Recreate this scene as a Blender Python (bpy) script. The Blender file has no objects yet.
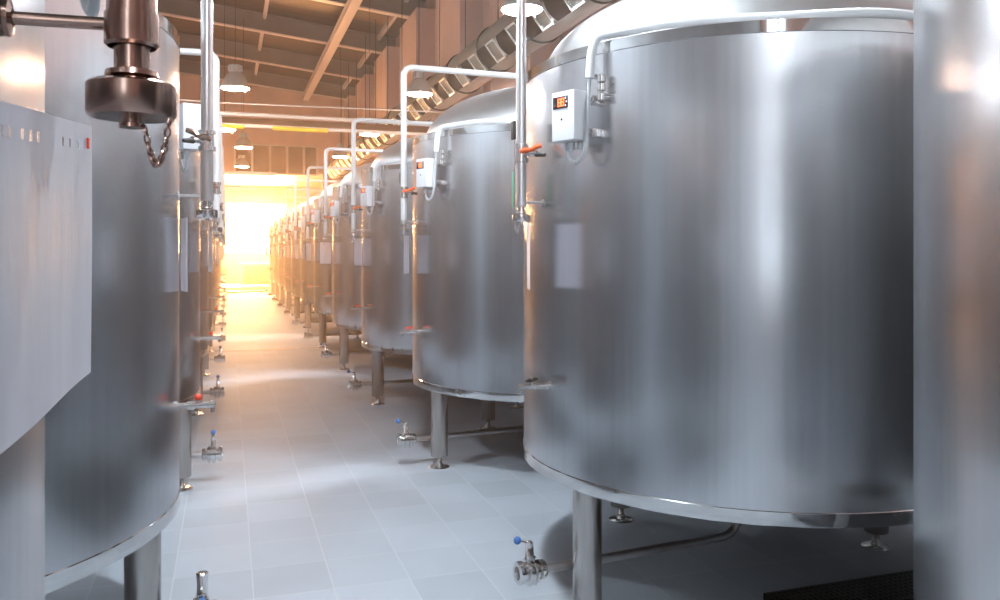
import bpy, bmesh, math, random
from mathutils import Vector, Matrix
random.seed(7)
PI = math.pi
SC = bpy.context.scene
COL = SC.collection

# ------------------------------------------------------------------ materials
def new_mat(name):
    m = bpy.data.materials.new(name); m.use_nodes = True
    nt = m.node_tree
    return m, nt, nt.nodes['Principled BSDF']

def mat(name, col, rough=0.5, metal=0.0, noise=0.0, nscale=(8, 8, 8), bump=0.0, emit=0.0, ecol=None, spec=None):
    m, nt, b = new_mat(name)
    b.inputs['Base Color'].default_value = (*col, 1)
    b.inputs['Roughness'].default_value = rough
    b.inputs['Metallic'].default_value = metal
    if spec is not None: b.inputs['Specular IOR Level'].default_value = spec
    if noise or bump:
        tc = nt.nodes.new('ShaderNodeTexCoord'); mp = nt.nodes.new('ShaderNodeMapping')
        mp.inputs['Scale'].default_value = nscale
        nz = nt.nodes.new('ShaderNodeTexNoise'); nz.inputs['Scale'].default_value = 1.0
        nz.inputs['Detail'].default_value = 5
        nt.links.new(tc.outputs['Object'], mp.inputs['Vector']); nt.links.new(mp.outputs['Vector'], nz.inputs['Vector'])
        if noise:
            mr = nt.nodes.new('ShaderNodeMapRange')
            mr.inputs['From Min'].default_value = .3; mr.inputs['From Max'].default_value = .7
            mr.inputs['To Min'].default_value = 1 - noise; mr.inputs['To Max'].default_value = 1 + noise
            mx = nt.nodes.new('ShaderNodeMix'); mx.data_type = 'RGBA'; mx.blend_type = 'MULTIPLY'
            mx.inputs[0].default_value = 1; mx.inputs[6].default_value = (*col, 1)
            nt.links.new(nz.outputs['Fac'], mr.inputs['Value']); nt.links.new(mr.outputs['Result'], mx.inputs[7])
            nt.links.new(mx.outputs[2], b.inputs['Base Color'])
        if bump:
            bp = nt.nodes.new('ShaderNodeBump'); bp.inputs['Strength'].default_value = bump
            bp.inputs['Distance'].default_value = .01
            nt.links.new(nz.outputs['Fac'], bp.inputs['Height']); nt.links.new(bp.outputs['Normal'], b.inputs['Normal'])
    if emit:
        b.inputs['Emission Color'].default_value = (*(ecol or col), 1)
        b.inputs['Emission Strength'].default_value = emit
    return m

def brushed(name, col, rough, aniso, rvar=.06, streak=(40, 40, .7), bump=.02):
    """metal sheet rolled round a vertical axis: fine streaks, stretched highlights"""
    m, nt, b = new_mat(name)
    b.inputs['Metallic'].default_value = 1
    b.inputs['Anisotropic'].default_value = aniso
    N, Lk = nt.nodes.new, nt.links.new
    tg = N('ShaderNodeTangent'); tg.direction_type = 'RADIAL'; tg.axis = 'Z'
    Lk(tg.outputs['Tangent'], b.inputs['Tangent'])
    tc = N('ShaderNodeTexCoord'); mp = N('ShaderNodeMapping'); mp.inputs['Scale'].default_value = streak
    nz = N('ShaderNodeTexNoise'); nz.inputs['Scale'].default_value = 1; nz.inputs['Detail'].default_value = 6
    Lk(tc.outputs['Object'], mp.inputs['Vector']); Lk(mp.outputs['Vector'], nz.inputs['Vector'])
    n2 = N('ShaderNodeTexNoise'); n2.inputs['Scale'].default_value = 2.2; n2.inputs['Detail'].default_value = 3
    Lk(tc.outputs['Object'], n2.inputs['Vector'])
    mr = N('ShaderNodeMapRange'); mr.inputs['From Min'].default_value = .3; mr.inputs['From Max'].default_value = .7
    mr.inputs['To Min'].default_value = rough - rvar; mr.inputs['To Max'].default_value = rough + rvar
    b.inputs['Roughness'].default_value = rough
    cr = N('ShaderNodeMapRange'); cr.inputs['From Min'].default_value = .25; cr.inputs['From Max'].default_value = .75
    cr.inputs['To Min'].default_value = .93; cr.inputs['To Max'].default_value = 1.05
    mx = N('ShaderNodeMix'); mx.data_type = 'RGBA'; mx.blend_type = 'MULTIPLY'; mx.inputs[0].default_value = 1
    mx.inputs[6].default_value = (*col, 1)
    Lk(nz.outputs['Fac'], cr.inputs['Value']); Lk(cr.outputs['Result'], mx.inputs[7]); Lk(mx.outputs[2], b.inputs['Base Color'])
    if bump:
        bp = N('ShaderNodeBump'); bp.inputs['Strength'].default_value = bump; bp.inputs['Distance'].default_value = .01
        Lk(nz.outputs['Fac'], bp.inputs['Height']); Lk(bp.outputs['Normal'], b.inputs['Normal'])
    return m

def tile_floor():
    m, nt, b = new_mat('floor_tiles')
    N, Lk = nt.nodes.new, nt.links.new
    tc = N('ShaderNodeTexCoord'); sp = N('ShaderNodeSeparateXYZ'); Lk(tc.outputs['Object'], sp.inputs['Vector'])
    def math_(op, a, v):
        n = N('ShaderNodeMath'); n.operation = op
        for i, q in enumerate((a, v)):
            if q is None: continue
            if isinstance(q, (int, float)): n.inputs[i].default_value = q
            else: Lk(q, n.inputs[i])
        return n.outputs[0]
    cells, masks = [], []
    for out, off, pitch in ((sp.outputs['X'], .112, .365), (sp.outputs['Y'], 3.56, .3725)):
        t = math_('DIVIDE', math_('SUBTRACT', out, off), pitch)
        cells.append(math_('FLOOR', t, None))
        fr = math_('FRACT', t, None)
        e = math_('MINIMUM', fr, math_('SUBTRACT', 1.0, fr))
        masks.append(math_('LESS_THAN', e, .0075))
    grout = math_('MAXIMUM', masks[0], masks[1])
    cx = N('ShaderNodeCombineXYZ'); Lk(cells[0], cx.inputs[0]); Lk(cells[1], cx.inputs[1])
    wn = N('ShaderNodeTexWhiteNoise'); wn.noise_dimensions = '2D'; Lk(cx.outputs[0], wn.inputs['Vector'])
    nz = N('ShaderNodeTexNoise'); nz.inputs['Scale'].default_value = 3.0; nz.inputs['Detail'].default_value = 6
    Lk(tc.outputs['Object'], nz.inputs['Vector'])
    a = math_('ADD', math_('MULTIPLY', wn.outputs['Value'], .13), math_('MULTIPLY', nz.outputs['Fac'], .22))
    a = math_('ADD', a, .83)
    mx = N('ShaderNodeMix'); mx.data_type = 'RGBA'; mx.blend_type = 'MULTIPLY'; mx.inputs[0].default_value = 1
    mx.inputs[6].default_value = (.40, .43, .475, 1); Lk(a, mx.inputs[7])
    m2 = N('ShaderNodeMix'); m2.data_type = 'RGBA'; Lk(grout, m2.inputs[0]); Lk(mx.outputs[2], m2.inputs[6])
    m2.inputs[7].default_value = (.50, .515, .53, 1)
    Lk(m2.outputs[2], b.inputs['Base Color'])
    mr = N('ShaderNodeMapRange'); mr.inputs['To Min'].default_value = .55; mr.inputs['To Max'].default_value = .75; b.inputs['Specular IOR Level'].default_value = .35
    Lk(nz.outputs['Fac'], mr.inputs['Value']); Lk(mr.outputs['Result'], b.inputs['Roughness'])
    bp = N('ShaderNodeBump'); bp.inputs['Strength'].default_value = .25; bp.inputs['Distance'].default_value = .004
    Lk(math_('SUBTRACT', 1.0, grout), bp.inputs['Height']); Lk(bp.outputs['Normal'], b.inputs['Normal'])
    return m

M = {}
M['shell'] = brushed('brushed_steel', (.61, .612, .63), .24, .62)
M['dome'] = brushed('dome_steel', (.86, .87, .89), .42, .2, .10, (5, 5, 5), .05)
M['band'] = mat('polished_steel', (.66, .655, .65), .07, 1, noise=.06, nscale=(9, 9, 25))
M['pipe'] = mat('steel_pipe', (.70, .68, .68), .28, 1, noise=.05, nscale=(30, 30, 6))
M['pale_pipe'] = mat('pale_pipe', (.80, .79, .79), .38, .35)
M['leg'] = mat('leg_steel', (.43, .405, .39), .26, 1, noise=.10, nscale=(30, 30, 4))
M['fitting'] = mat('steel_fitting', (.80, .79, .78), .16, 1)
M['brown_and_reflected'] = mat('brown_and_reflection_steel', (.40, .27, .22), .22, 1, noise=.12, nscale=(30, 30, 30))  # own brown of the left handles; painted ceiling reflection on the near standpipe
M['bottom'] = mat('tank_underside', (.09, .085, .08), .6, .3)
M['dark'] = mat('dark_rubber', (.02, .02, .022), .5)
M['white_box'] = mat('white_plastic', (.80, .80, .83), .38)
M['white_tube'] = mat('white_conduit', (.82, .83, .85), .35)
M['grey_tube'] = mat('grey_cable', (.52, .53, .55), .45)
M['black'] = mat('black_glass', (.008, .008, .01), .15)
M['red_led'] = mat('red_display_digits', (.8, .05, .02), .4, emit=5.0, ecol=(1.0, .10, .03))
M['glyph'] = mat('pale_display_marks', (.6, .6, .62), .4, emit=.4, ecol=(.8, .85, .9))
M['orange'] = mat('orange_handle', (.85, .13, .03), .35)
M['red'] = mat('red_handle', (.70, .05, .03), .35)
M['blue'] = mat('blue_knob', (.05, .16, .42), .3)
M['green'] = mat('green_plate', (.02, .28, .17), .35)
M['paper'] = mat('paper_sheet', (.72, .71, .76), .55, noise=.07, nscale=(9, 9, 2.5), bump=.5)
M['paper'].node_tree.nodes['Principled BSDF'].inputs['Transmission Weight'].default_value = 0.0
M['floor'] = tile_floor()
M['wall_cool'] = mat('blue_grey_plaster', (.52, .56, .60), .8, noise=.08, nscale=(1.2, 1.2, .6))
M['wall'] = mat('pink_plaster', (.84, .60, .54), .8, noise=.10, nscale=(1.2, 1.2, .6))
M['pilaster'] = mat('pink_cladding', (.88, .64, .58), .7, noise=.09, nscale=(1.5, 1.5, .5))
M['roof'] = mat('brown_roof_boards', (.085, .034, .014), .5, noise=.4, nscale=(.8, 7, 1))
M['web'] = mat('beam_paint', (.34, .27, .24), .6, noise=.06, nscale=(2, 2, 2))
M['flange'] = mat('pale_beam_paint', (.88, .76, .74), .5)
M['duct'] = mat('galvanised_duct', (.30, .275, .25), .5, .35, noise=.12, nscale=(2, 1.3, 2))
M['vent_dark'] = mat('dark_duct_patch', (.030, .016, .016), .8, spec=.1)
M['vent_frame'] = mat('pale_vent_frame', (.92, .92, .90), .5)
M['vent_grille'] = mat('green_grey_grille', (.20, .21, .19), .6)
M['strap'] = mat('black_strap', (.03, .025, .022), .6)
M['lamp'] = mat('aluminium_reflector', (.80, .78, .76), .35, .45)
M['cast'] = mat('lamp_housing', (.72, .70, .68), .35, .4)
M['cool'] = mat('lamp_glow', (1, 1, 1), .5, emit=380.0, ecol=(.84, .93, 1.0))
M['warmlamp'] = mat('warm_lamp_glow', (1, 1, 1), .5, emit=290.0, ecol=(1.0, .64, .43))
M['warmwin'] = mat('sunlit_glazing', (1, .9, .7), .3, emit=340.0, ecol=(1.0, .45, .15))
M['fill_glow'] = mat('frosted_fill_glow', (1, 1, 1), .4, emit=5.0, ecol=(.80, .91, 1.0))  # fill light of the unseen window added behind the camera
M['yellow'] = mat('yellow_pipe_wrap', (.85, .70, .04), .5)
M['dark_reflect_panel'] = mat('charcoal_reflect_panel', (.035, .033, .034), .5)  # for the panel added to darken reflections in the tanks
M['brown'] = mat('brown_timber', (.30, .14, .05), .6, noise=.2, nscale=(3, 3, 12))
M['panel'] = mat('brown_panel', (.22, .11, .06), .6, noise=.08, nscale=(2, 2, 2))
M['grate'] = mat('dark_grating', (.05, .05, .055), .4, .7)
M['table_top'] = mat('pale_worktop', (.75, .72, .66), .5)

# ------------------------------------------------------------------ mesh helpers
def finish(bm, name, material, parent=None, mirx=False, miry=False, smooth=40, loc=None):
    if mirx or miry:
        for v in bm.verts:
            if mirx: v.co.x *= -1
            if miry: v.co.y *= -1
        if mirx != miry: bmesh.ops.reverse_faces(bm, faces=bm.faces)
    me = bpy.data.meshes.new(name); bm.to_mesh(me); bm.free()
    mats = material if isinstance(material, (list, tuple)) else [material]
    for q in mats: me.materials.append(q)
    if smooth:
        me.polygons.foreach_set('use_smooth', [True] * len(me.polygons))
        me.set_sharp_from_angle(angle=math.radians(smooth))
    o = bpy.data.objects.new(name, me); COL.objects.link(o)
    if parent is not None: o.parent = parent
    if loc is not None: o.location = loc
    return o

def box(bm, x0, x1, y0, y1, z0, z1, mtx=None, bevel=0.0, mi=0):
    vs = [bm.verts.new(Vector((x, y, z))) for x in (x0, x1) for y in (y0, y1) for z in (z0, z1)]
    if mtx is not None:
        for v in vs: v.co = mtx @ v.co
    q = [(0, 1, 3, 2), (4, 6, 7, 5), (0, 4, 5, 1), (2, 3, 7, 6), (0, 2, 6, 4), (1, 5, 7, 3)]
    fs = [bm.faces.new([vs[i] for i in f]) for f in q]
    for f in fs: f.material_index = mi
    if bevel:
        es = list({e for f in fs for e in f.edges})
        r = bmesh.ops.bevel(bm, geom=es, offset=bevel, segments=2, affect='EDGES', profile=.6)
        for f in r['faces']: f.material_index = mi

def lathe(bm, prof, segs=32, mtx=None, a0=0, cap0=False, cap1=False):
    rings = []
    for r, z in prof:
        ring = []
        for i in range(segs):
            a = a0 + 2 * PI * i / segs
            co = Vector((r * math.cos(a), r * math.sin(a), z))
            ring.append(bm.verts.new(mtx @ co if mtx is not None else co))
        rings.append(ring)
    for k in range(len(rings) - 1):
        for i in range(segs):
            j = (i + 1) % segs
            bm.faces.new((rings[k][i], rings[k][j], rings[k + 1][j], rings[k + 1][i]))
    if cap0: bm.faces.new(list(reversed(rings[0])))
    if cap1: bm.faces.new(rings[-1])

def arc_round(pts, rad, n=6):
    """replace the inner corners of a polyline by arcs"""
    pts = [Vector(p) for p in pts]; out = [pts[0]]
    for i in range(1, len(pts) - 1):
        a, b, c = pts[i - 1], pts[i], pts[i + 1]
        u = (a - b).normalized(); w = (c - b).normalized()
        d = min(rad, (a - b).length * .49, (c - b).length * .49)
        p, q = b + u * d, b + w * d
        for k in range(n + 1):
            t = k / n
            out.append(p * (1 - t) ** 2 + b * 2 * t * (1 - t) + q * t * t)
    out.append(pts[-1])
    return out

def tube(bm, pts, r, segs=12, caps=True, closed=False):
    pts = [Vector(p) for p in pts]; n = len(pts)
    T = []
    for i in range(n):
        if closed: d = pts[(i + 1) % n] - pts[i - 1]
        else: d = pts[min(i + 1, n - 1)] - pts[max(i - 1, 0)]
        T.append(d.normalized())
    ref = Vector((0, 0, 1)) if abs(T[0].z) < .9 else Vector((1, 0, 0))
    nrm = (ref - T[0] * ref.dot(T[0])).normalized()
    rings = []
    for i in range(n):
        nrm = (nrm - T[i] * nrm.dot(T[i])).normalized(); bi = T[i].cross(nrm)
        rr = r[i] if isinstance(r, (list, tuple)) else r
        rings.append([bm.verts.new(pts[i] + (nrm * math.cos(2 * PI * k / segs) + bi * math.sin(2 * PI * k / segs)) * rr) for k in range(segs)])
    for i in range(n if closed else n - 1):
        A, B = rings[i], rings[(i + 1) % n]
        for k in range(segs):
            j = (k + 1) % segs
            bm.faces.new((A[k], A[j], B[j], B[k]))
    if caps and not closed:
        bm.faces.new(list(reversed(rings[0]))); bm.faces.new(rings[-1])

def axis_mtx(loc, direction):
    d = Vector(direction).normalized()
    return Matrix.Translation(Vector(loc)) @ d.to_track_quat('Z', 'Y').to_matrix().to_4x4()

def ball(bm, c, r, u=16, v=10):
    bmesh.ops.create_uvsphere(bm, u_segments=u, v_segments=v, radius=r, matrix=Matrix.Translation(Vector(c)))

def tag(o, label=None, cat=None, group=None, kind=None):
    if label: o['label'] = label
    if cat: o['category'] = cat
    if group: o['group'] = group
    if kind: o['kind'] = kind
    return o

def empty(name, loc=(0, 0, 0)):
    o = bpy.data.objects.new(name, None); COL.objects.link(o); o.location = loc
    o.empty_display_size = .1
    return o

def copy_tree(o, parent=None):
    c = o.copy(); COL.objects.link(c)
    if parent is not None: c.parent = parent
    for ch in list(o.children): copy_tree(ch, c)
    return c

# ------------------------------------------------------------------ layout numbers (metres; camera stands at x=0, y=0)
R = 1.127; PITCH = 2.627
XR, YR = 2.501, 3.578
XL, YL = -1.317, 3.576
ZB = .567; ZT = 2.419; BAND = .056; TOPB = .052
N_R = 12; N_L = 12

def polar(r, deg, z): return Vector((r * math.cos(math.radians(deg)), r * math.sin(math.radians(deg)), z))

# ------------------------------------------------------------------ the tank: built once per row (aisle towards -x, or +x when mirrored)
def make_tank(name, mir):
    root = empty(name)
    kw = dict(mirx=mir)
    SEG = 160
    bm = bmesh.new(); lathe(bm, [(R, ZB + BAND - .004), (R, ZT + .004)], SEG); shell = finish(bm, 'shell', M['shell'], root, **kw)
    # riveted polished hoops
    bm = bmesh.new(); lathe(bm, [(R - .006, ZB), (R + .003, ZB), (R + .004, ZB + .004), (R + .004, ZB + BAND - .004), (R - .002, ZB + BAND)], SEG)
    finish(bm, 'bottom_band', M['band'], root, **kw)
    bm = bmesh.new(); lathe(bm, [(R - .002, ZT), (R + .004, ZT + .003), (R + .004, ZT + TOPB - .003), (R - .004, ZT + TOPB), (R - .10, ZT + TOPB + .012)], SEG)
    finish(bm, 'top_band', M['band'], root, **kw)
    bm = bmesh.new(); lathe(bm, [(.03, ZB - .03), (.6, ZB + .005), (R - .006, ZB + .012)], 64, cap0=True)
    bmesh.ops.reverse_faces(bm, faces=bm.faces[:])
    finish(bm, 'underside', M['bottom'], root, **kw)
    # domed head with a soft shoulder
    prof = []; a_, h_ = R - .095, .435
    for k in range(25):
        t = PI / 2 * k / 24
        prof.append((max(a_ * math.cos(t) ** .82, .02), ZT + TOPB - .01 + h_ * math.sin(t) ** 1.05))
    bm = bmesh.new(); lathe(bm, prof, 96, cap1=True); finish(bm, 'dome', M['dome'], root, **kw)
    # legs: thick tube, threaded rod, round foot
    for r, deg in ((1.068, 197.2), (.87, 109), (.82, -1), (1.0, 287)):
        p = polar(r, deg, 0)
        T = Matrix.Translation(p)
        bm = bmesh.new(); lathe(bm, [(.02, .085), (.060, .085), (.063, .089), (.063, ZB + .006)], 32, T, cap0=True); leg = finish(bm, 'leg', M['leg'], root, **kw)
        bm = bmesh.new(); lathe(bm, [(.016, .012), (.016, .09)], 16, T)
        for k in range(7): lathe(bm, [(.016, .02 + k * .009), (.0185, .0245 + k * .009), (.016, .029 + k * .009)], 16, T)
        lathe(bm, [(.074, 0), (.074, .006), (.068, .011), (.03, .016), (.024, .03), (.016, .032)], 32, T, cap0=True)
        finish(bm, 'foot', M['fitting'], leg, **kw)
    # drain: elbow under the centre, pipe to the aisle, butterfly valve
    zv = .197; end = Vector((-1.245 if mir else -1.275, -.215, zv)); start = Vector((-.10, -.10, zv))
    ax = (end - start).normalized()
    bm = bmesh.new()
    tube(bm, arc_round([start + Vector((0, 0, .36)), start, end - ax * .085], .13, 8), .0205, 16)
    finish(bm, 'drain_pipe', M['pipe'], root, **kw)
    A = axis_mtx(end - ax * .09, ax) @ Matrix.Scale(1.16, 4)
    bm = bmesh.new()
    lathe(bm, [(.02, -.006), (.034, -.006), (.036, 0), (.036, .012), (.026, .014), (.026, .022), (.044, .024), (.046, .03), (.046, .040), (.038, .043),
               (.038, .049), (.050, .050), (.051, .056), (.051, .068), (.046, .071), (.034, .074), (.034, .084), (.042, .086), (.043, .092), (.043, .104), (.038, .107),
               (.025, .107), (.022, .09)], 28, A, cap0=True)
    for s in (-1, 1):   # the two clamp bolts
        for zz in (.033, .060):
            tube(bm, [A @ Vector((-.012, s * .049, zz)), A @ Vector((.012, s * .049, zz))], .006, 8)
    valve = finish(bm, 'drain_valve', M['fitting'], root, **kw)
    top = end - ax * .025 + Vector((0, 0, .052))
    bm = bmesh.new()
    for s in (-1, 1):
        m_ = Matrix.Translation(top + Vector((0, s * .016, 0))) @ Matrix.Rotation(s * .22, 4, 'X')
        box(bm, -.016, .016, -.005, .005, -.008, .075, m_, bevel=.002)
    lathe(bm, [(.014, .052), (.016, .056), (.016, .074), (.010, .080)], 14, Matrix.Translation(top), cap0=True, cap1=True)
    kn = top + (Vector((.0, -.028, .105)) if mir else Vector((-.062, -.018, .096)))
    tube(bm, [top + Vector((0, 0, .07)), kn], .0045, 8)
    h = finish(bm, 'valve_lever', M['fitting'], valve, **kw)
    bm = bmesh.new(); ball(bm, kn, .0175); k_ = finish(bm, 'knob', M['blue'], valve, **kw); k_['label'] = 'blue ball knob'
    # sampling tap
    zt = .99; b0 = polar(R - .004, 186, zt)
    bm = bmesh.new()
    dx = Vector((-1, -.06, 0)).normalized(); A = axis_mtx(b0, dx)
    lathe(bm, [(.020, 0), (.020, .012), (.011, .014), (.011, .045), (.017, .047), (.017, .075), (.013, .077), (.013, .125), (.016, .127), (.016, .152), (.010, .155)], 16, A, cap0=True, cap1=True)
    tp = b0 + dx * .088
    lathe(bm, [(.010, 0), (.010, .022)], 12, Matrix.Translation(tp), cap1=True)
    tube(bm, [b0 + dx * .142, b0 + dx * .142 + Vector((0, 0, -.03))], .008, 10)
    tap = finish(bm, 'sampling_tap', M['fitting'], root, **kw)
    bm = bmesh.new()
    if mir: ball(bm, tp + Vector((0, 0, .030)), .015)
    else:
      for s in (-1, 1):
        tube(bm, [tp + Vector((0, 0, .022)), tp + Vector((s * .016, s * .012, .030)), tp + Vector((s * .034, s * .022, .028))], [.007, .010, .006], 8)
    finish(bm, 'tap_handle', M['red'], tap, **kw)
    # standpipe: from the head over to the aisle and down, with its valve and end cap
    xp = -1.236; yp = -.068
    bm = bmesh.new()
    tube(bm, arc_round([(xp, yp, 1.825), (xp, yp, 2.995), (-.12, yp, 2.985), (-.12, yp, 2.80)], .075, 8), .0235, 16)
    pipe = finish(bm, 'standpipe', M['pale_pipe'], root, **kw)
    T = Matrix.Translation((xp, yp, 0))
    bm = bmesh.new()
    lathe(bm, [(.021, 1.83), (.019, 1.815), (.0165, 1.80), (.0165, 1.778), (.024, 1.776), (.025, 1.771), (.018, 1.768), (.038, 1.765), (.0415, 1.762),
               (.0415, 1.735), (.039, 1.731), (.009, 1.731), (.009, 1.726), (.012, 1.725), (.012, 1.721), (.004, 1.720)], 32, T, cap1=True)
    cap = finish(bm, 'end_cap', M['fitting'], pipe, **kw)
    # chain hanging from the cap
    bm = bmesh.new(); c0 = Vector((xp, yp, 1.723)); nlk = 15
    for k in range(nlk):
        t = (k + .5) / nlk
        p = Vector((xp - .012 - .024 * t, yp - .006 - .01 * t, 1.7235 - .042 * (1 - (2 * t - 1) ** 2) + .008 * t))
        t2 = t + .01
        q = Vector((xp - .012 - .024 * t2, yp - .006 - .01 * t2, 1.7235 - .042 * (1 - (2 * t2 - 1) ** 2) + .008 * t2))
        Ax = axis_mtx(p, q - p) @ Matrix.Rotation(PI / 2 * (k % 2), 4, 'Z')
        link = [Ax @ Vector((.0028 * math.cos(u), 0, .0050 * math.sin(u))) for u in [2 * PI * i / 10 for i in range(10)]]
        tube(bm, link, .0011, 6, closed=True)
    finish(bm, 'chain', M['fitting'], cap, **kw)
    # standoff rod holding the pipe off the tank
    bm = bmesh.new()
    tube(bm, [(xp - .01, yp, 1.822), (-R + .004, yp, 1.820)], .0065, 10)
    lathe(bm, [(.018, 0), (.018, .004), (.009, .006)], 16, axis_mtx((-R, yp, 1.82), (-1, 0, 0)))
    lathe(bm, [(.0225, 1.800), (.0255, 1.803), (.0255, 1.832)], 20, T)
    finish(bm, 'standoff_rod', M['pipe'], pipe, **kw)
    # valve on the standpipe and gauge fittings beside it
    bm = bmesh.new()
    lathe(bm, [(.0235, 2.0), (.034, 2.002), (.034, 2.018), (.027, 2.02), (.027, 2.065), (.034, 2.067), (.034, 2.083), (.0235, 2.085)], 20, T)
    tube(bm, [(xp + .02, yp - .02, 2.04), (xp + .055, yp - .055, 2.04)], .013, 10)
    tube(bm, [(xp, yp + .02, 2.16), (xp, yp + .075, 2.16)], .008, 8)
    tube(bm, [(xp, yp + .02, 1.88), (xp, yp + .075, 1.88)], .007, 8)
    tube(bm, [(xp, yp + .075, 1.79), (xp, yp + .075, 2.16)], .009, 10)
    valve2 = finish(bm, 'pipe_valve', M['fitting'], pipe, **kw)
    bm = bmesh.new()
    for s in (-1, 1):
        tube(bm, [(xp + .03, yp - .04, 2.055), (xp + .03 + s * .026, yp - .045 - s * .012, 2.062 + s * .008), (xp + .03 + s * .045, yp - .045 - s * .02, 2.06 + s * .014)], [.008, .012, .010], 8)
    hh = finish(bm, 'wing_handle', M['brown_and_reflected'] if mir else M['orange'], valve2, **kw)
    if not mir: hh['label'] = 'orange wing handle'
    bm = bmesh.new(); tube(bm, [(xp + .05, yp - .05, 2.035), (xp + .085, yp - .085, 2.03)], [.012, .008], 10)
    finish(bm, 'valve_nozzle', M['dark'], valve2, **kw)
    bm = bmesh.new(); box(bm, xp - .016, xp + .016, yp + .06, yp + .10, 2.115, 2.20, bevel=.004); finish(bm, 'gauge_block', M['dark'], valve2, **kw)
    # control box with display, on brackets towards the camera side (far side on the mirrored row)
    kb = dict(mirx=mir, miry=mir)
    dg = -159.8
    fr = Matrix.Rotation(math.radians(dg), 4, 'Z')      # local +x is outwards from the tank
    bm = bmesh.new(); box(bm, R + .048, R + .135, -.070, .066, 2.056, 2.262, fr, bevel=.006)
    for z in (2.075, 2.24):
        box(bm, R + .1345, R + .1355, -.063, -.057, z - .003, z + .003, fr); box(bm, R + .1345, R + .1355, .057, .063, z - .003, z + .003, fr)
    cb = finish(bm, 'control_box', M['white_box'], root, **kb); cb['label'] = 'white control box with red display'
    bm = bmesh.new(); box(bm, R + .133, R + .139, -.060, .030, 2.190, 2.240, fr, bevel=.003); disp = finish(bm, 'display', M['black'], cb, **kb)
    bm = bmesh.new()
    def seg7(bm, y, z, w, h, segs):
        S = {'a': (0, h, w, 0), 'g': (0, h / 2, w, 0), 'd': (0, 0, w, 0), 'f': (0, h / 2, 0, h / 2), 'b': (w, h / 2, 0, h / 2), 'e': (0, 0, 0, h / 2), 'c': (w, 0, 0, h / 2)}
        for s in segs:
            oy, oz, wy, hz = S[s]; th = .0028
            box(bm, R + .1385, R + .1397, y - oy - wy - th, y - oy + th, z + oz - th, z + oz + hz + th, fr)
    seg7(bm, .008, 2.201, .014, .028, 'abcdefg'); seg7(bm, -.012, 2.201, .014, .028, 'abcdefg')
    finish(bm, 'digits', M['red_led'], disp, **kb)
    bm = bmesh.new()
    for zz, yy in ((2.231, .020), (2.215, .025), (2.200, .020)):
        box(bm, R + .1385, R + .1393, yy - .005, yy + .003, zz - .004, zz + .004, fr)
    finish(bm, 'display_marks', M['glyph'], disp, **kb)
    bm = bmesh.new()
    lathe(bm, [(.005, 0), (.005, .002)], 12, fr @ axis_mtx((R + .135, -.008, 2.145), (1, 0, 0)), cap1=True); finish(bm, 'keyhole', M['dark'], cb, **kb)
    for z in (2.09, 2.225):
        bm = bmesh.new()
        box(bm, R - .004, R + .052, .045, .088, z - .016, z + .016, fr, bevel=.003)
        lathe(bm, [(.008, 0), (.008, .008)], 8, fr @ axis_mtx((R + .05, .080, z), (1, 0, 0)), cap1=True)
        finish(bm, 'bracket', M['fitting'], cb, **kb)
    bm = bmesh.new()
    for y, x in ((-.035, .075), (0, .085), (.03, .07)):
        lathe(bm, [(.011, 2.020), (.014, 2.030), (.014, 2.052)], 10, fr @ Matrix.Translation((R + x, y, 0)), cap0=True)
    finish(bm, 'cable_gland', M['grey_tube'], cb, **kb)
    bm = bmesh.new()
    loop = [fr @ Vector(p) for p in ((R + .075, -.03, 2.022), (R + .078, -.02, 1.985), (R + .085, .02, 1.962), (R + .085, .056, 1.978), (R + .080, .078, 2.02), (R + .075, .081, 2.09), (R + .060, .081, 2.33))]
    tube(bm, arc_round(loop, .04, 5), .0085, 10)
    finish(bm, 'cable', M['grey_tube'], cb, **kb)
    bm = bmesh.new()
    path = [fr @ Vector((R + .060, .081, 2.31)), fr @ Vector((R + .050, .083, 2.43)), fr @ Vector((R + .030, .092, 2.485))]
    near = fr @ Vector((R, .092, 0)); base = math.degrees(math.atan2(near.y, near.x))
    rim = [polar(R - .012 - .02 * min(1, k / 4), base + 3 + 3.6 * k, 2.492 + .008 * math.sin(k * .5)) for k in range(1, 33)]
    tube(bm, arc_round(path + rim, .05, 4), .0195, 12)
    finish(bm, 'conduit', M['white_tube'], root, **kb)
    bm = bmesh.new()
    for z in (2.215, 2.255, 2.29):
        lathe(bm, [(.012, z), (.019, z + .004), (.019, z + .03), (.012, z + .034)], 12, fr @ Matrix.Translation((R + .03, .118, 0)), cap0=True, cap1=True)
    tube(bm, [fr @ Vector((R - .005, .118, 2.235)), fr @ Vector((R + .03, .118, 2.235))], .012, 10)
    tube(bm, [fr @ Vector((R + .03, .118, 2.30)), fr @ Vector((R + .045, .095, 2.32))], .010, 10)
    finish(bm, 'probe_fitting', M['fitting'], root, **kb)
    return root

ordinal = ['first', 'second', 'third', 'fourth', 'fifth', 'sixth', 'seventh', 'eighth', 'ninth', 'tenth', 'eleventh', 'twelfth']
def row_label(side, n):
    if side == 'right':
        if n == 0: return 'steel tank cut off by the right edge of the photo'
        if n == 1: return 'largest tank, near right, white box with glowing red display, black tap handle'
        return f'{ordinal[n]} steel tank along the right row, counting from the one at the photo edge'
    if n == 0: return 'steel tank at the left photo edge, half behind the large hanging sheet'
    if n == 1: return 'big steel tank on the left behind the capped pipe and chain'
    return f'{ordinal[n]} steel tank along the left row, counting from the one at the photo edge'

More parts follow.
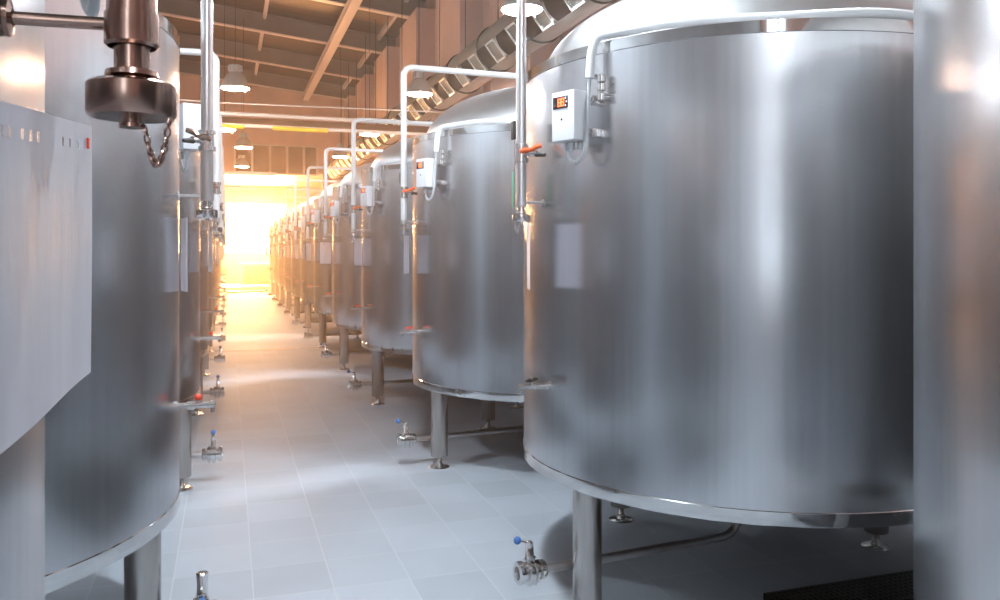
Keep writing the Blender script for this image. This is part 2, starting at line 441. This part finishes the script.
tanks = {}
for side, mir, x, y, n in (('right', False, XR, YR, N_R), ('left', True, XL, YL, N_L)):
    proto = make_tank('steel_tank', mir)
    for k in range(n):
        o = proto if k == 0 else copy_tree(proto)
        o.location = (x + (.05 if (side, k) == ('right', 0) else -.009 if (side, k) == ('left', 0) else 0), y + (k - 1) * PITCH, 0)
        tag(o, row_label(side, k), 'tank', 'steel tanks in the two rows')
        tanks[side, k] = o

def find(o, nm):
    for c in o.children:
        if c.name.split('.')[0] == nm: return c
        q = find(c, nm)
        if q: return q
# the big tank's tap has a black lever
th_ = find(tanks['right', 1], 'tap_handle'); th_.data = th_.data.copy(); th_.data.materials[0] = M['dark']; th_['label'] = 'black tap handle'
for sd in ('left', 'right'):
    q = find(tanks[sd, 1], 'standpipe'); q.data = q.data.copy(); q.data.materials[0] = M['pipe']
# nearest standpipe fittings: brown ceiling reflection painted into their colour
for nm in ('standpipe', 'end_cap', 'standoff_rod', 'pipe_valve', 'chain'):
    q = find(tanks['left', 0], nm); q.data = q.data.copy(); q.data.materials[0] = M['brown_and_reflected']
find(tanks['left', 0], 'standpipe')['label'] = 'steel standpipe with a brown reflection painted into its colour'
# green plate on the big tank's gauge tube
bm = bmesh.new(); box(bm, -1.246, -1.222, .005, .035, 1.80, 1.965, bevel=.004)
g_ = finish(bm, 'gauge_plate', M['green'], find(tanks['right', 1], 'pipe_valve')); g_['label'] = 'green gauge plate'
# upright hose tail on the near left drain valve
bm = bmesh.new(); e_ = (1.222, -.20, 0)
lathe(bm, [(.024, .245), (.026, .25), (.022, .262), (.0205, .27), (.0205, .338), (.023, .341), (.023, .352), (.019, .355), (.014, .352)], 24, Matrix.Translation(e_), cap0=True, cap1=True)
finish(bm, 'hose_tail', M['fitting'], find(tanks['left', 1], 'drain_valve'))
find(tanks['left', 1], 'valve_lever').location.z = -.045; find(tanks['left', 1], 'knob').location.z = -.10

# ------------------------------------------------------------------ paper sheets hung beside the taps
def sheet(name, x, y0, y1, z0, z1, sag, holes, mir, nx=44, nz=30):
    """stiff sheet in a vertical plane along the aisle; y0 = near edge"""
    bm = bmesh.new(); V = {}
    for i in range(nx + 1):
        for j in range(nz + 1):
            u, v = i / nx, j / nz
            top = z1 - sag * (1 - u)
            z = z0 + (top - z0) * v
            dx = .0012 * math.sin(u * 6.0 + .4) + .001 * math.sin(v * 4 + u * 5) * (1 - v)
            V[i, j] = bm.verts.new((x + (dx if mir else -dx), y0 + (y1 - y0) * u, z))
    for i in range(nx):
        for j in range(nz):
            if (i, j) in holes: continue
            bm.faces.new((V[i, j], V[i + 1, j], V[i + 1, j + 1], V[i, j + 1]))
    for v in [v for v in bm.verts if not v.link_faces]: bm.verts.remove(v)
    r = bmesh.ops.solidify(bm, geom=bm.faces[:], thickness=.0012)
    bmesh.ops.recalc_face_normals(bm, faces=bm.faces)
    return finish(bm, name, M['paper'], smooth=30)

hl = set()
for i in (2, 4, 8, 11, 14, 26, 30, 35): hl |= {(i, 27)}
s0 = sheet('paper_sheet', -.158, .66, 1.105, 1.452, 1.752, .045, hl, True)
tag(s0, 'large white sheet with punched top edge hanging nearest the camera', 'sheet', 'sheets hung beside the tanks')
bm = bmesh.new(); box(bm, -.0012, .0012, -.004, .004, -.006, .006); rt = finish(bm, 'red_tab', M['red'], s0, loc=(-.156, 1.066, 1.726)); rt['label'] = 'small red tab'
def sheet_lbl(side, k):
    if (side, k) == ('right', 1): return 'white sheet hanging under the capped pipe on the tank with red display'
    if (side, k) == ('left', 1): return 'pale sheet hanging under the white box on the left, past the chain'
    return f'small white sheet hanging on the {ordinal[k]} tank of the {side} row'
for side, xx, yy, n in (('right', XR - R - .028, YR, N_R), ('left', XL + R + .028, YL, N_L)):
    src = None
    ends = {1: (1.238, 3.32, 1.293, 3.51), 2: (1.335, 6.27, 1.258, 6.10), 3: (1.362, 8.86, 1.268, 8.71), 4: (1.34, 11.45, 1.186, 11.35)}
    for k in range(1, n):
        if src is None:
            src = sheet('paper_sheet', 0, -.095, .095, 0, .293, .0, set(), side == 'left', 12, 10)
            o = src
        else:
            o = src.copy(); COL.objects.link(o)
        if side == 'right':
            e = ends.get(k)
            if e is None:
                y_ = YR + (k - 1) * PITCH - .07; d_ = random.uniform(.02, .08); e = (1.33, y_ + .12, 1.33 - d_ - .05, y_ - .06)
        else:
            y_ = YL + (k - 1) * PITCH - .06; d_ = .035 if k == 1 else random.uniform(.01, .06); e = (-.185 + .05 * (k > 1), y_ + .10, -.185 + d_ + .05 * (k > 1), y_ - .10)
        o.location = ((e[0] + e[2]) / 2, (e[1] + e[3]) / 2, 1.44 + random.uniform(-.02, .01))
        o.rotation_euler.z = math.atan2(e[3] - e[1], e[2] - e[0]) - PI / 2
        tag(o, sheet_lbl(side, k), 'sheet', 'sheets hung beside the tanks')

# ------------------------------------------------------------------ the hall
def struct(name, bm, m, **k):
    o = finish(bm, name, m, smooth=0, **k); o['kind'] = 'structure'; return o
X0, X1, Y0, Y1, YA = -4.2, 5.1, -9.0, 34.5, 42.0
def zroof(x): return 8.91 - .104 * x
bm = bmesh.new(); box(bm, X0 - .2, X1 + .2, Y0 - .2, YA + .2, -.2, 0); struct('floor', bm, M['floor'])
bm = bmesh.new()
v = [bm.verts.new((x, y, zroof(x) + dz)) for dz in (0, .15) for x, y in ((X0 - .2, Y0), (X1 + .2, Y0), (X1 + .2, Y1 + .3), (X0 - .2, Y1 + .3))]
for f in ((3, 2, 1, 0), (4, 5, 6, 7), (0, 1, 5, 4), (1, 2, 6, 5), (2, 3, 7, 6), (3, 0, 4, 7)): bm.faces.new([v[i] for i in f])
struct('ceiling', bm, M['roof'])
bm = bmesh.new(); box(bm, X0 - .2, X0, Y0, Y1 + .3, 0, 9.6); struct('wall_left', bm, M['wall_cool'])
bm = bmesh.new(); box(bm, X1, X1 + .2, Y0, Y1 + .3, 0, 9.0); struct('wall_right', bm, M['wall'])
bm = bmesh.new(); box(bm, 4.50, 4.58, Y0, 33.9, 0, 3.0); struct('added_dark_panel', bm, M['dark_reflect_panel'])  # dark panel added to darken tank reflections and the floor under them
bm = bmesh.new(); box(bm, X0, X1, Y0 - .2, Y0, 0, 9.6); struct('wall_front', bm, M['wall'])
wf = empty('added_fill_window', (-2.6, Y0, .9)); wf['kind'] = 'structure'  # unseen glowing window added behind the camera for fill and tank streaks
bm = bmesh.new(); box(bm, -.9, .9, .02, .04, 0, 5.4); finish(bm, 'window_pane', M['fill_glow'], wf, smooth=0)
bm = bmesh.new()
for i in range(3): box(bm, -.9 + i * .9 - .04, -.9 + i * .9 + .04, .0, .10, 0, 5.4)
for i in range(6): box(bm, -.9, .9, .0, .10, i * 1.08 - .04, i * 1.08 + .04)
finish(bm, 'window_frame', M['flange'], wf, smooth=0)
bm = bmesh.new(); box(bm, X0, X1, Y1, Y1 + .2, 5.85, 9.6); box(bm, X0, .2, Y1, Y1 + .2, 4.75, 5.85)
box(bm, 3.55, X1, Y1, Y1 + .2, 4.75, 5.85); box(bm, X0, -2.6, Y1, Y1 + .2, 0, 4.75); box(bm, 3.7, X1, Y1, Y1 + .2, 0, 4.75)
struct('wall_back', bm, M['wall'])
# annex beyond the back wall
bm = bmesh.new(); box(bm, X0, X1, Y1 + .2, YA, 4.75, 4.95); struct('ceiling_annex', bm, M['roof'])
bm = bmesh.new(); box(bm, X0 - .2, X0, Y1 + .2, YA, 0, 4.75); struct('wall_annex_left', bm, M['wall'])
bm = bmesh.new(); box(bm, X1, X1 + .2, Y1 + .2, YA, 0, 4.75); struct('wall_annex_right', bm, M['wall'])
WX0, WX1, WZ0, WZ1 = -.45, 2.75, 1.45, 3.95
bm = bmesh.new(); box(bm, X0, WX0, YA, YA + .2, 0, 4.75); box(bm, WX1, X1, YA, YA + .2, 0, 4.75)
box(bm, WX0, WX1, YA, YA + .2, 0, WZ0); box(bm, WX0, WX1, YA, YA + .2, WZ1, 4.75); struct('wall_annex_back', bm, M['wall'])
wn = empty('window_1', ((WX0 + WX1) / 2, YA, WZ0)); wn['kind'] = 'structure'
bm = bmesh.new(); box(bm, WX0 - wn.location.x, WX1 - wn.location.x, .10, .12, 0, WZ1 - WZ0); finish(bm, 'window_pane', M['warmwin'], wn, smooth=0)
bm = bmesh.new()
for i in range(5):
    xx = -1.6 + .8 * i; box(bm, xx - .03, xx + .03, .04, .10, 0, WZ1 - WZ0)
for z in (0.03, .83, 1.67, 2.47): box(bm, -1.6, 1.6, .04, .10, z - .03, z + .03)
finish(bm, 'window_frame', M['flange'], wn, smooth=0)
# dark panel band with pale mullions in the back wall
pb = empty('window_2', (1.9, Y1, 4.75)); pb['kind'] = 'structure'
bm = bmesh.new(); box(bm, -1.7, 1.65, .08, .11, 0, 1.1); finish(bm, 'window_panel', M['panel'], pb, smooth=0)
bm = bmesh.new()
for xx in (-1.66, -.98, -.30, .38, 1.06, 1.6): box(bm, xx - .05, xx + .05, 0, .08, 0, 1.1)
box(bm, -1.7, 1.65, -.02, .06, -.06, 0); box(bm, -1.7, 1.65, -.02, .06, 1.1, 1.15)
finish(bm, 'window_mullion', M['flange'], pb, smooth=0)
# roof beams (I sections following the roof pitch), purlins, long rail
by = [21.75 + 4.2 * k for k in range(-7, 4)]
for y in by:
    bm = bmesh.new()
    for (a, b, w, mi) in ((-.56, -.53, .11, 1), (-.53, -.02, .012, 0), (-.03, 0, .11, 0)):
        vs = []
        for x in (X0, X1 - .02):
            for yy in (-w, w):
                for z in (a, b): vs.append(bm.verts.new((x, y + yy, zroof(x) + z)))
        for f in ((0, 1, 3, 2), (4, 6, 7, 5), (0, 4, 5, 1), (2, 3, 7, 6), (0, 2, 6, 4), (1, 5, 7, 3)):
            fc = bm.faces.new([vs[i] for i in f]); fc.material_index = mi
    struct('roof_beam', bm, [M['web'], M['flange']])
for x in (-3.0, 1.05, 4.54):
    bm = bmesh.new(); box(bm, x - .05, x + .05, Y0, Y1, zroof(x) - .16, zroof(x) - .002); struct('roof_purlin', bm, M['flange'])
bm = bmesh.new(); xr = 3.02; zz = zroof(xr) - .60
box(bm, xr - .13, xr + .13, Y0, Y1, zz - .02, zz); box(bm, xr - .02, xr + .02, Y0, Y1, zz - .20, zz - .02); box(bm, xr - .13, xr + .13, Y0, Y1, zz - .22, zz - .20)
struct('roof_rail_beam', bm, M['flange'])
# pilasters on the right wall
for y in by:
    bm = bmesh.new(); yc = y
    box(bm, 4.6, X1, yc - 1.05, yc + 1.05, 0, zroof(4.6) - .57)
    for s in (-1, 1): box(bm, 4.585, 4.62, yc + s * 1.02 - .04, yc + s * 1.02 + .04, 0, zroof(4.6) - .58)
    struct('wall_pilaster', bm, M['pilaster'])
# conduits running down between pilasters
for y in (15.15, 19.35, 23.55):
    bm = bmesh.new(); tube(bm, [(5.045, y, 0), (5.045, y, 8.2)], .05, 8); o = finish(bm, 'downpipe', M['strap'])
    tag(o, 'dark downpipe on the pink right wall between two pilasters, ' + {15.15: 'nearest the camera', 19.35: 'between the other two', 23.55: 'farthest away'}[y], 'pipe', 'dark downpipes on the right wall')

# ------------------------------------------------------------------ air duct along the right wall
DX, DZ, DR = 4.10, 4.83, .35
duct = empty('air_duct', (DX, 4.0, DZ))
tag(duct, 'long round air duct with framed grilles under the pink right wall', 'duct')
bm = bmesh.new(); tube(bm, [(0, y, 0) for y in (0, 10, 20, 29.5)], DR, 40); finish(bm, 'duct_tube', M['duct'], duct)
FV = math.radians(218.0)
yv = 8.87 - 4.0 - .955 * 4
k = 0
while yv < 29.0:
    fr = Matrix.Translation((0, yv, 0)) @ Matrix.Rotation(-FV, 4, 'Y')      # local +x outwards to the camera side
    bm = bmesh.new()
    w, h = .20, .17
    for a in ((-w, -w + .03, -h, h), (w - .03, w, -h, h), (-w, w, -h, -h + .03), (-w, w, h - .03, h)):
        box(bm, DR - .06, DR + .022, a[0], a[1], a[2], a[3], fr)
    fo = finish(bm, 'vent_frame', M['vent_frame'], duct, smooth=0)
    bm = bmesh.new()
    for q in range(9): box(bm, DR - .02, DR + .008, -w + .03, w - .03, -h + .034 + q * .0335, -h + .056 + q * .0335, fr)
    finish(bm, 'vent_grille', M['vent_grille'], fo, smooth=0)
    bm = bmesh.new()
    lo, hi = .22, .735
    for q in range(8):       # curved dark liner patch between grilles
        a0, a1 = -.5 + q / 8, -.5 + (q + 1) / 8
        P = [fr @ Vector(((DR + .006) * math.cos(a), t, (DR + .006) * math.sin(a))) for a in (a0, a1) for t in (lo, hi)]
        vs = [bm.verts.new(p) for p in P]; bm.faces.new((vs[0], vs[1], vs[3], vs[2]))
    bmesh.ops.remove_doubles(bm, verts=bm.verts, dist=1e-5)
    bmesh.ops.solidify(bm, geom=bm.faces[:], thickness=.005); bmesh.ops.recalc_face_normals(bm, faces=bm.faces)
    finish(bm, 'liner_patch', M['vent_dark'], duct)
    if k % 2 == 0:
        bm = bmesh.new(); ring = [(DX * 0 + (DR + .008) * math.cos(t), yv + .48 + .955 / 2 * 0 - .0, (DR + .008) * math.sin(t)) for t in [2 * PI * i / 40 for i in range(40)]]
        ring = [(p[0], yv - .225, p[2]) for p in ring]
        tube(bm, ring, .016, 8, closed=True); finish(bm, 'strap', M['strap'], duct)
        bm = bmesh.new(); tube(bm, [(0, yv - .225, DR), (0, yv - .225, 3.55)], .008, 6); finish(bm, 'hanger', M['strap'], duct)
    yv += .955; k += 1

# ------------------------------------------------------------------ high bay lamps
def make_lamp(glow):
    root = empty('high_bay_lamp')
    bm = bmesh.new(); lathe(bm, [(.250, 0), (.254, .006), (.246, .03), (.205, .14), (.15, .245), (.10, .285), (.09, .29)], 36); lathe(bm, [(.085, .28), (.142, .24), (.197, .14), (.240, .03), (.246, .004)], 36)
    finish(bm, 'reflector', M['lamp'], root)
    bm = bmesh.new(); lathe(bm, [(.02, .262), (.16, .20), (.225, .05), (.232, .012), (.222, -.006), (.12, -.022), (.004, -.028)], 36, cap1=True); finish(bm, 'diffuser', glow, root)
    bm = bmesh.new(); lathe(bm, [(.10, .285), (.105, .30), (.105, .40), (.085, .42), (.03, .43)], 10, cap1=True)
    for i in range(10):
        a = 2 * PI * i / 10; box(bm, .10, .125, -.006, .006, .30, .41, Matrix.Rotation(a, 4, 'Z'))
    finish(bm, 'ballast_housing', M['cast'], root, smooth=0)
    bm = bmesh.new(); tube(bm, [(0, 0, .42), (0, 0, 3.7)], .004, 6); finish(bm, 'cord', M['strap'], root)
    bm = bmesh.new(); tube(bm, [(.17, 0, .02), (.17, 0, -.07)], .006, 6); finish(bm, 'sensor', M['flange'], root)
    return root
lc = make_lamp(M['cool']); lw = make_lamp(M['warmlamp'])
used = set()
lamps = [('c', .45, 3.3, 'high bay lamp over the aisle beside the big tank'), ('c', .45, -2.4, 'high bay lamp over the aisle behind the camera'),
         ('c', 3.36, 3.7, 'high bay lamp right above the big tank'), 
         ('c', -2.9, 3.9, 'unseen added high bay lamp over the left row near the camera'),  # the left-row lamps are unseen, added to brighten the hall
         ('c', -2.9, 9.5, 'unseen added high bay lamp over the left row, second from the camera'), ('c', -2.9, 15.1, 'unseen added high bay lamp over the left row, third from the camera'),
         ('c', 3.36, 9.3, 'high bay lamp at the top edge beside the standpipe, in front of the duct'),
         ('w', 3.36, 14.9, 'high bay lamp hanging under the white pipe bend, in front of the duct'),
         ('w', 3.36, 20.5, 'small high bay lamp on the right, behind the overhead pipes'),
         ('w', 3.36, 26.1, 'smallest high bay lamp on the right, low above the far tanks'),
         ('w', .12, 15.4, 'biggest high bay lamp over the aisle, against the pink back wall'),
         ('w', -.08, 19.9, 'high bay lamp just under the yellow banded pipe'),
         ('w', .42, 24.6, 'high bay lamp in front of the brown window panels'),
         ('w', .45, 30.2, 'lowest and farthest high bay lamp over the aisle')]
for kind, x, y, lb in lamps:
    src = lc if kind == 'c' else lw
    o = copy_tree(src) if kind in used else src
    used.add(kind)
    o.location = (x, y, 4.38 if y == 19.9 else 4.5 if y < 22 else 4.55)
    tag(o, lb, 'lamp', 'high bay lamps')

# ------------------------------------------------------------------ overhead pipes across the hall
def pipe_thing(name, pts, r, m, lb, cat='pipe', group=None, rad=.1):
    bm = bmesh.new(); tube(bm, arc_round(pts, rad, 6) if len(pts) > 2 else pts, r, 12)
    o = finish(bm, name, m); tag(o, lb, cat, group); return o
YP = 17.0
pipe_thing('overhead_pipe', [(X0, YP, 4.32), (X1, YP, 4.28)], .04, M['white_tube'], 'upper white pipe of the pair crossing the hall overhead', group='white pipes across the hall')
lp = empty('overhead_pipe', (0, YP + .15, 4.10)); tag(lp, 'lower white pipe crossing the hall, yellow bands wrapped on it', 'pipe', 'white pipes across the hall')
bm = bmesh.new(); tube(bm, [(X0, 0, .02), (X1, 0, -.02)], .036, 12); finish(bm, 'pipe_run', M['white_tube'], lp)
for a, b in ((-.3, .3), (.85, 1.95)):
    bm = bmesh.new(); tube(bm, [(a, 0, -.022), (b, 0, -.028)], .048, 12); o = finish(bm, 'band_wrap', M['yellow'], lp); o['label'] = 'yellow band'
bm = bmesh.new(); box(bm, X0, 4.584, YP + .45, YP + .6, 4.14, 4.30); o = finish(bm, 'cable_tray', M['panel'], smooth=0); tag(o, 'brown tray crossing the hall between the two white pipes', 'tray')
pipe_thing('overhead_cable', [(X0, YP - .5, 4.47), (0, YP - .5, 4.42), (X1, YP - .5, 4.48)], .014, M['white_tube'], 'thin cable strung across the hall above the white pipes', 'cable')
pipe_thing('overhead_pipe', [(X0, 31.6, 4.45), (1.7, 31.6, 4.45)], .07, M['white_tube'], 'far white pipe low across the hall in front of the bright window', group='white pipes across the hall')
pipe_thing('overhead_pipe', [(X0, 32.4, 3.95), (1.0, 32.4, 3.95)], .06, M['white_tube'], 'farthest white pipe across the hall, lowest of them, near the bright window', group='white pipes across the hall')

# ------------------------------------------------------------------ floor fittings
dr = empty('channel_drain', (.2, 13.75, 0)); tag(dr, 'narrow channel drain set across the aisle floor', 'drain')
bm = bmesh.new(); box(bm, -1.0, 1.3, -.07, -.05, -.02, .004); box(bm, -1.0, 1.3, .05, .07, -.02, .004); finish(bm, 'rim', M['flange'], dr, smooth=0)
bm = bmesh.new(); box(bm, -.1, .85, -.05, .05, -.02, .003); finish(bm, 'cover', M['brown'], dr, smooth=0)
gr = empty('floor_grate', (2.95, 3.06, 0)); tag(gr, 'dark perforated grate on the floor under the big tank', 'grate')
bm = bmesh.new(); L_, W_ = .62, .13
for a in ((-L_, L_, -W_, -W_ + .015), (-L_, L_, W_ - .015, W_), (-L_, -L_ + .015, -W_, W_), (L_ - .015, L_, -W_, W_)): box(bm, a[0], a[1], a[2], a[3], 0, .03)
finish(bm, 'frame', M['grate'], gr, smooth=0)
bm = bmesh.new()
for i in range(40): box(bm, -L_ + .02 + i * .0305, -L_ + .032 + i * .0305, -W_ + .015, W_ - .015, .008, .026)
for i in range(7): box(bm, -L_ + .015, L_ - .015, -W_ + .03 + i * .033, -W_ + .040 + i * .033, .008, .024)
finish(bm, 'grille', M['grate'], gr, smooth=0)

# ------------------------------------------------------------------ far end
bm = bmesh.new(); box(bm, -2.5, 3.6, 35.2, 35.5, 0, .10); o = finish(bm, 'floor_step', M['table_top'], smooth=0); tag(o, 'low pale kerb across the far end of the aisle', 'kerb')
wb = empty('workbench', (1.17, 38.6, 0)); tag(wb, 'pale topped brown workbench below the bright far window', 'workbench')
bm = bmesh.new(); box(bm, -.66, .66, -.35, .35, .95, 1.05, bevel=.01); finish(bm, 'top', M['table_top'], wb)
bm = bmesh.new(); box(bm, -.50, .62, -.28, .3, .08, .95); finish(bm, 'cabinet', M['brown'], wb, smooth=0)
for sx in (-.62, .62):
    for sy in (-.31, .31):
        bm = bmesh.new(); box(bm, sx - .035, sx + .035, sy - .035, sy + .035, 0, .95); finish(bm, 'leg', M['table_top'], wb, smooth=0)
pipe_thing('hose', [(-.3, 33.2, .03), (.2, 32.2, .03), (.9, 33.4, .03), (1.3, 32.6, .03), (1.35, 34.2, .03)], .03, M['brown'], 'brown hose lying on the floor near the far end', 'hose', rad=.4)

# ------------------------------------------------------------------ haze volumes added in place of a lens flare's warm veil
def haze(nm, col, dens, g, y0, y1, z1, lb):
    hm = bpy.data.materials.new(nm); hm.use_nodes = True
    nt = hm.node_tree; nt.nodes.clear()
    out = nt.nodes.new('ShaderNodeOutputMaterial'); vs = nt.nodes.new('ShaderNodeVolumeScatter')
    vs.inputs['Color'].default_value = (*col, 1); vs.inputs['Density'].default_value = dens; vs.inputs['Anisotropy'].default_value = g
    nt.links.new(vs.outputs[0], out.inputs['Volume'])
    bm = bmesh.new(); box(bm, X0 + .02, X1 - .02, y0, y1, .02, z1)
    o = finish(bm, 'haze', hm, smooth=0); tag(o, lb, 'haze', kind='stuff')
haze('warm_flare_haze', (1.0, .80, .62), .0175, .74, 1.3, 34.45, 2.95, 'thin warm haze added between the tank rows as lens flare veil')
haze('annex_flare_haze', (1.0, .80, .62), .0120, .74, 34.46, 41.9, 4.7, 'thin haze added as lens flare glow in front of the bright far window')

# ------------------------------------------------------------------ world, camera, view
w = bpy.data.worlds.new('world'); SC.world = w; w.use_nodes = True
w.node_tree.nodes['Background'].inputs[0].default_value = (.5, .6, .8, 1); w.node_tree.nodes['Background'].inputs[1].default_value = .2
cam = bpy.data.cameras.new('camera'); co = bpy.data.objects.new('camera', cam); COL.objects.link(co)
co.location = (0, 0, 1.6); co.rotation_euler = (PI / 2, 0, -.3201)
cam.sensor_width = 36; cam.lens = 36 * 820 / 1000; cam.shift_y = -(300 - 250.7) / 1000; cam.clip_end = 200; cam.clip_start = .05
SC.camera = co
vs_ = SC.view_settings; vs_.view_transform = 'Standard'; vs_.look = 'None'; vs_.gamma = 1; vs_.exposure = 0.0; vs_.use_curve_mapping = False
SC.cycles.max_bounces = 10; SC.cycles.glossy_bounces = 6; SC.cycles.diffuse_bounces = 2
SC.cycles.sample_clamp_indirect = 8
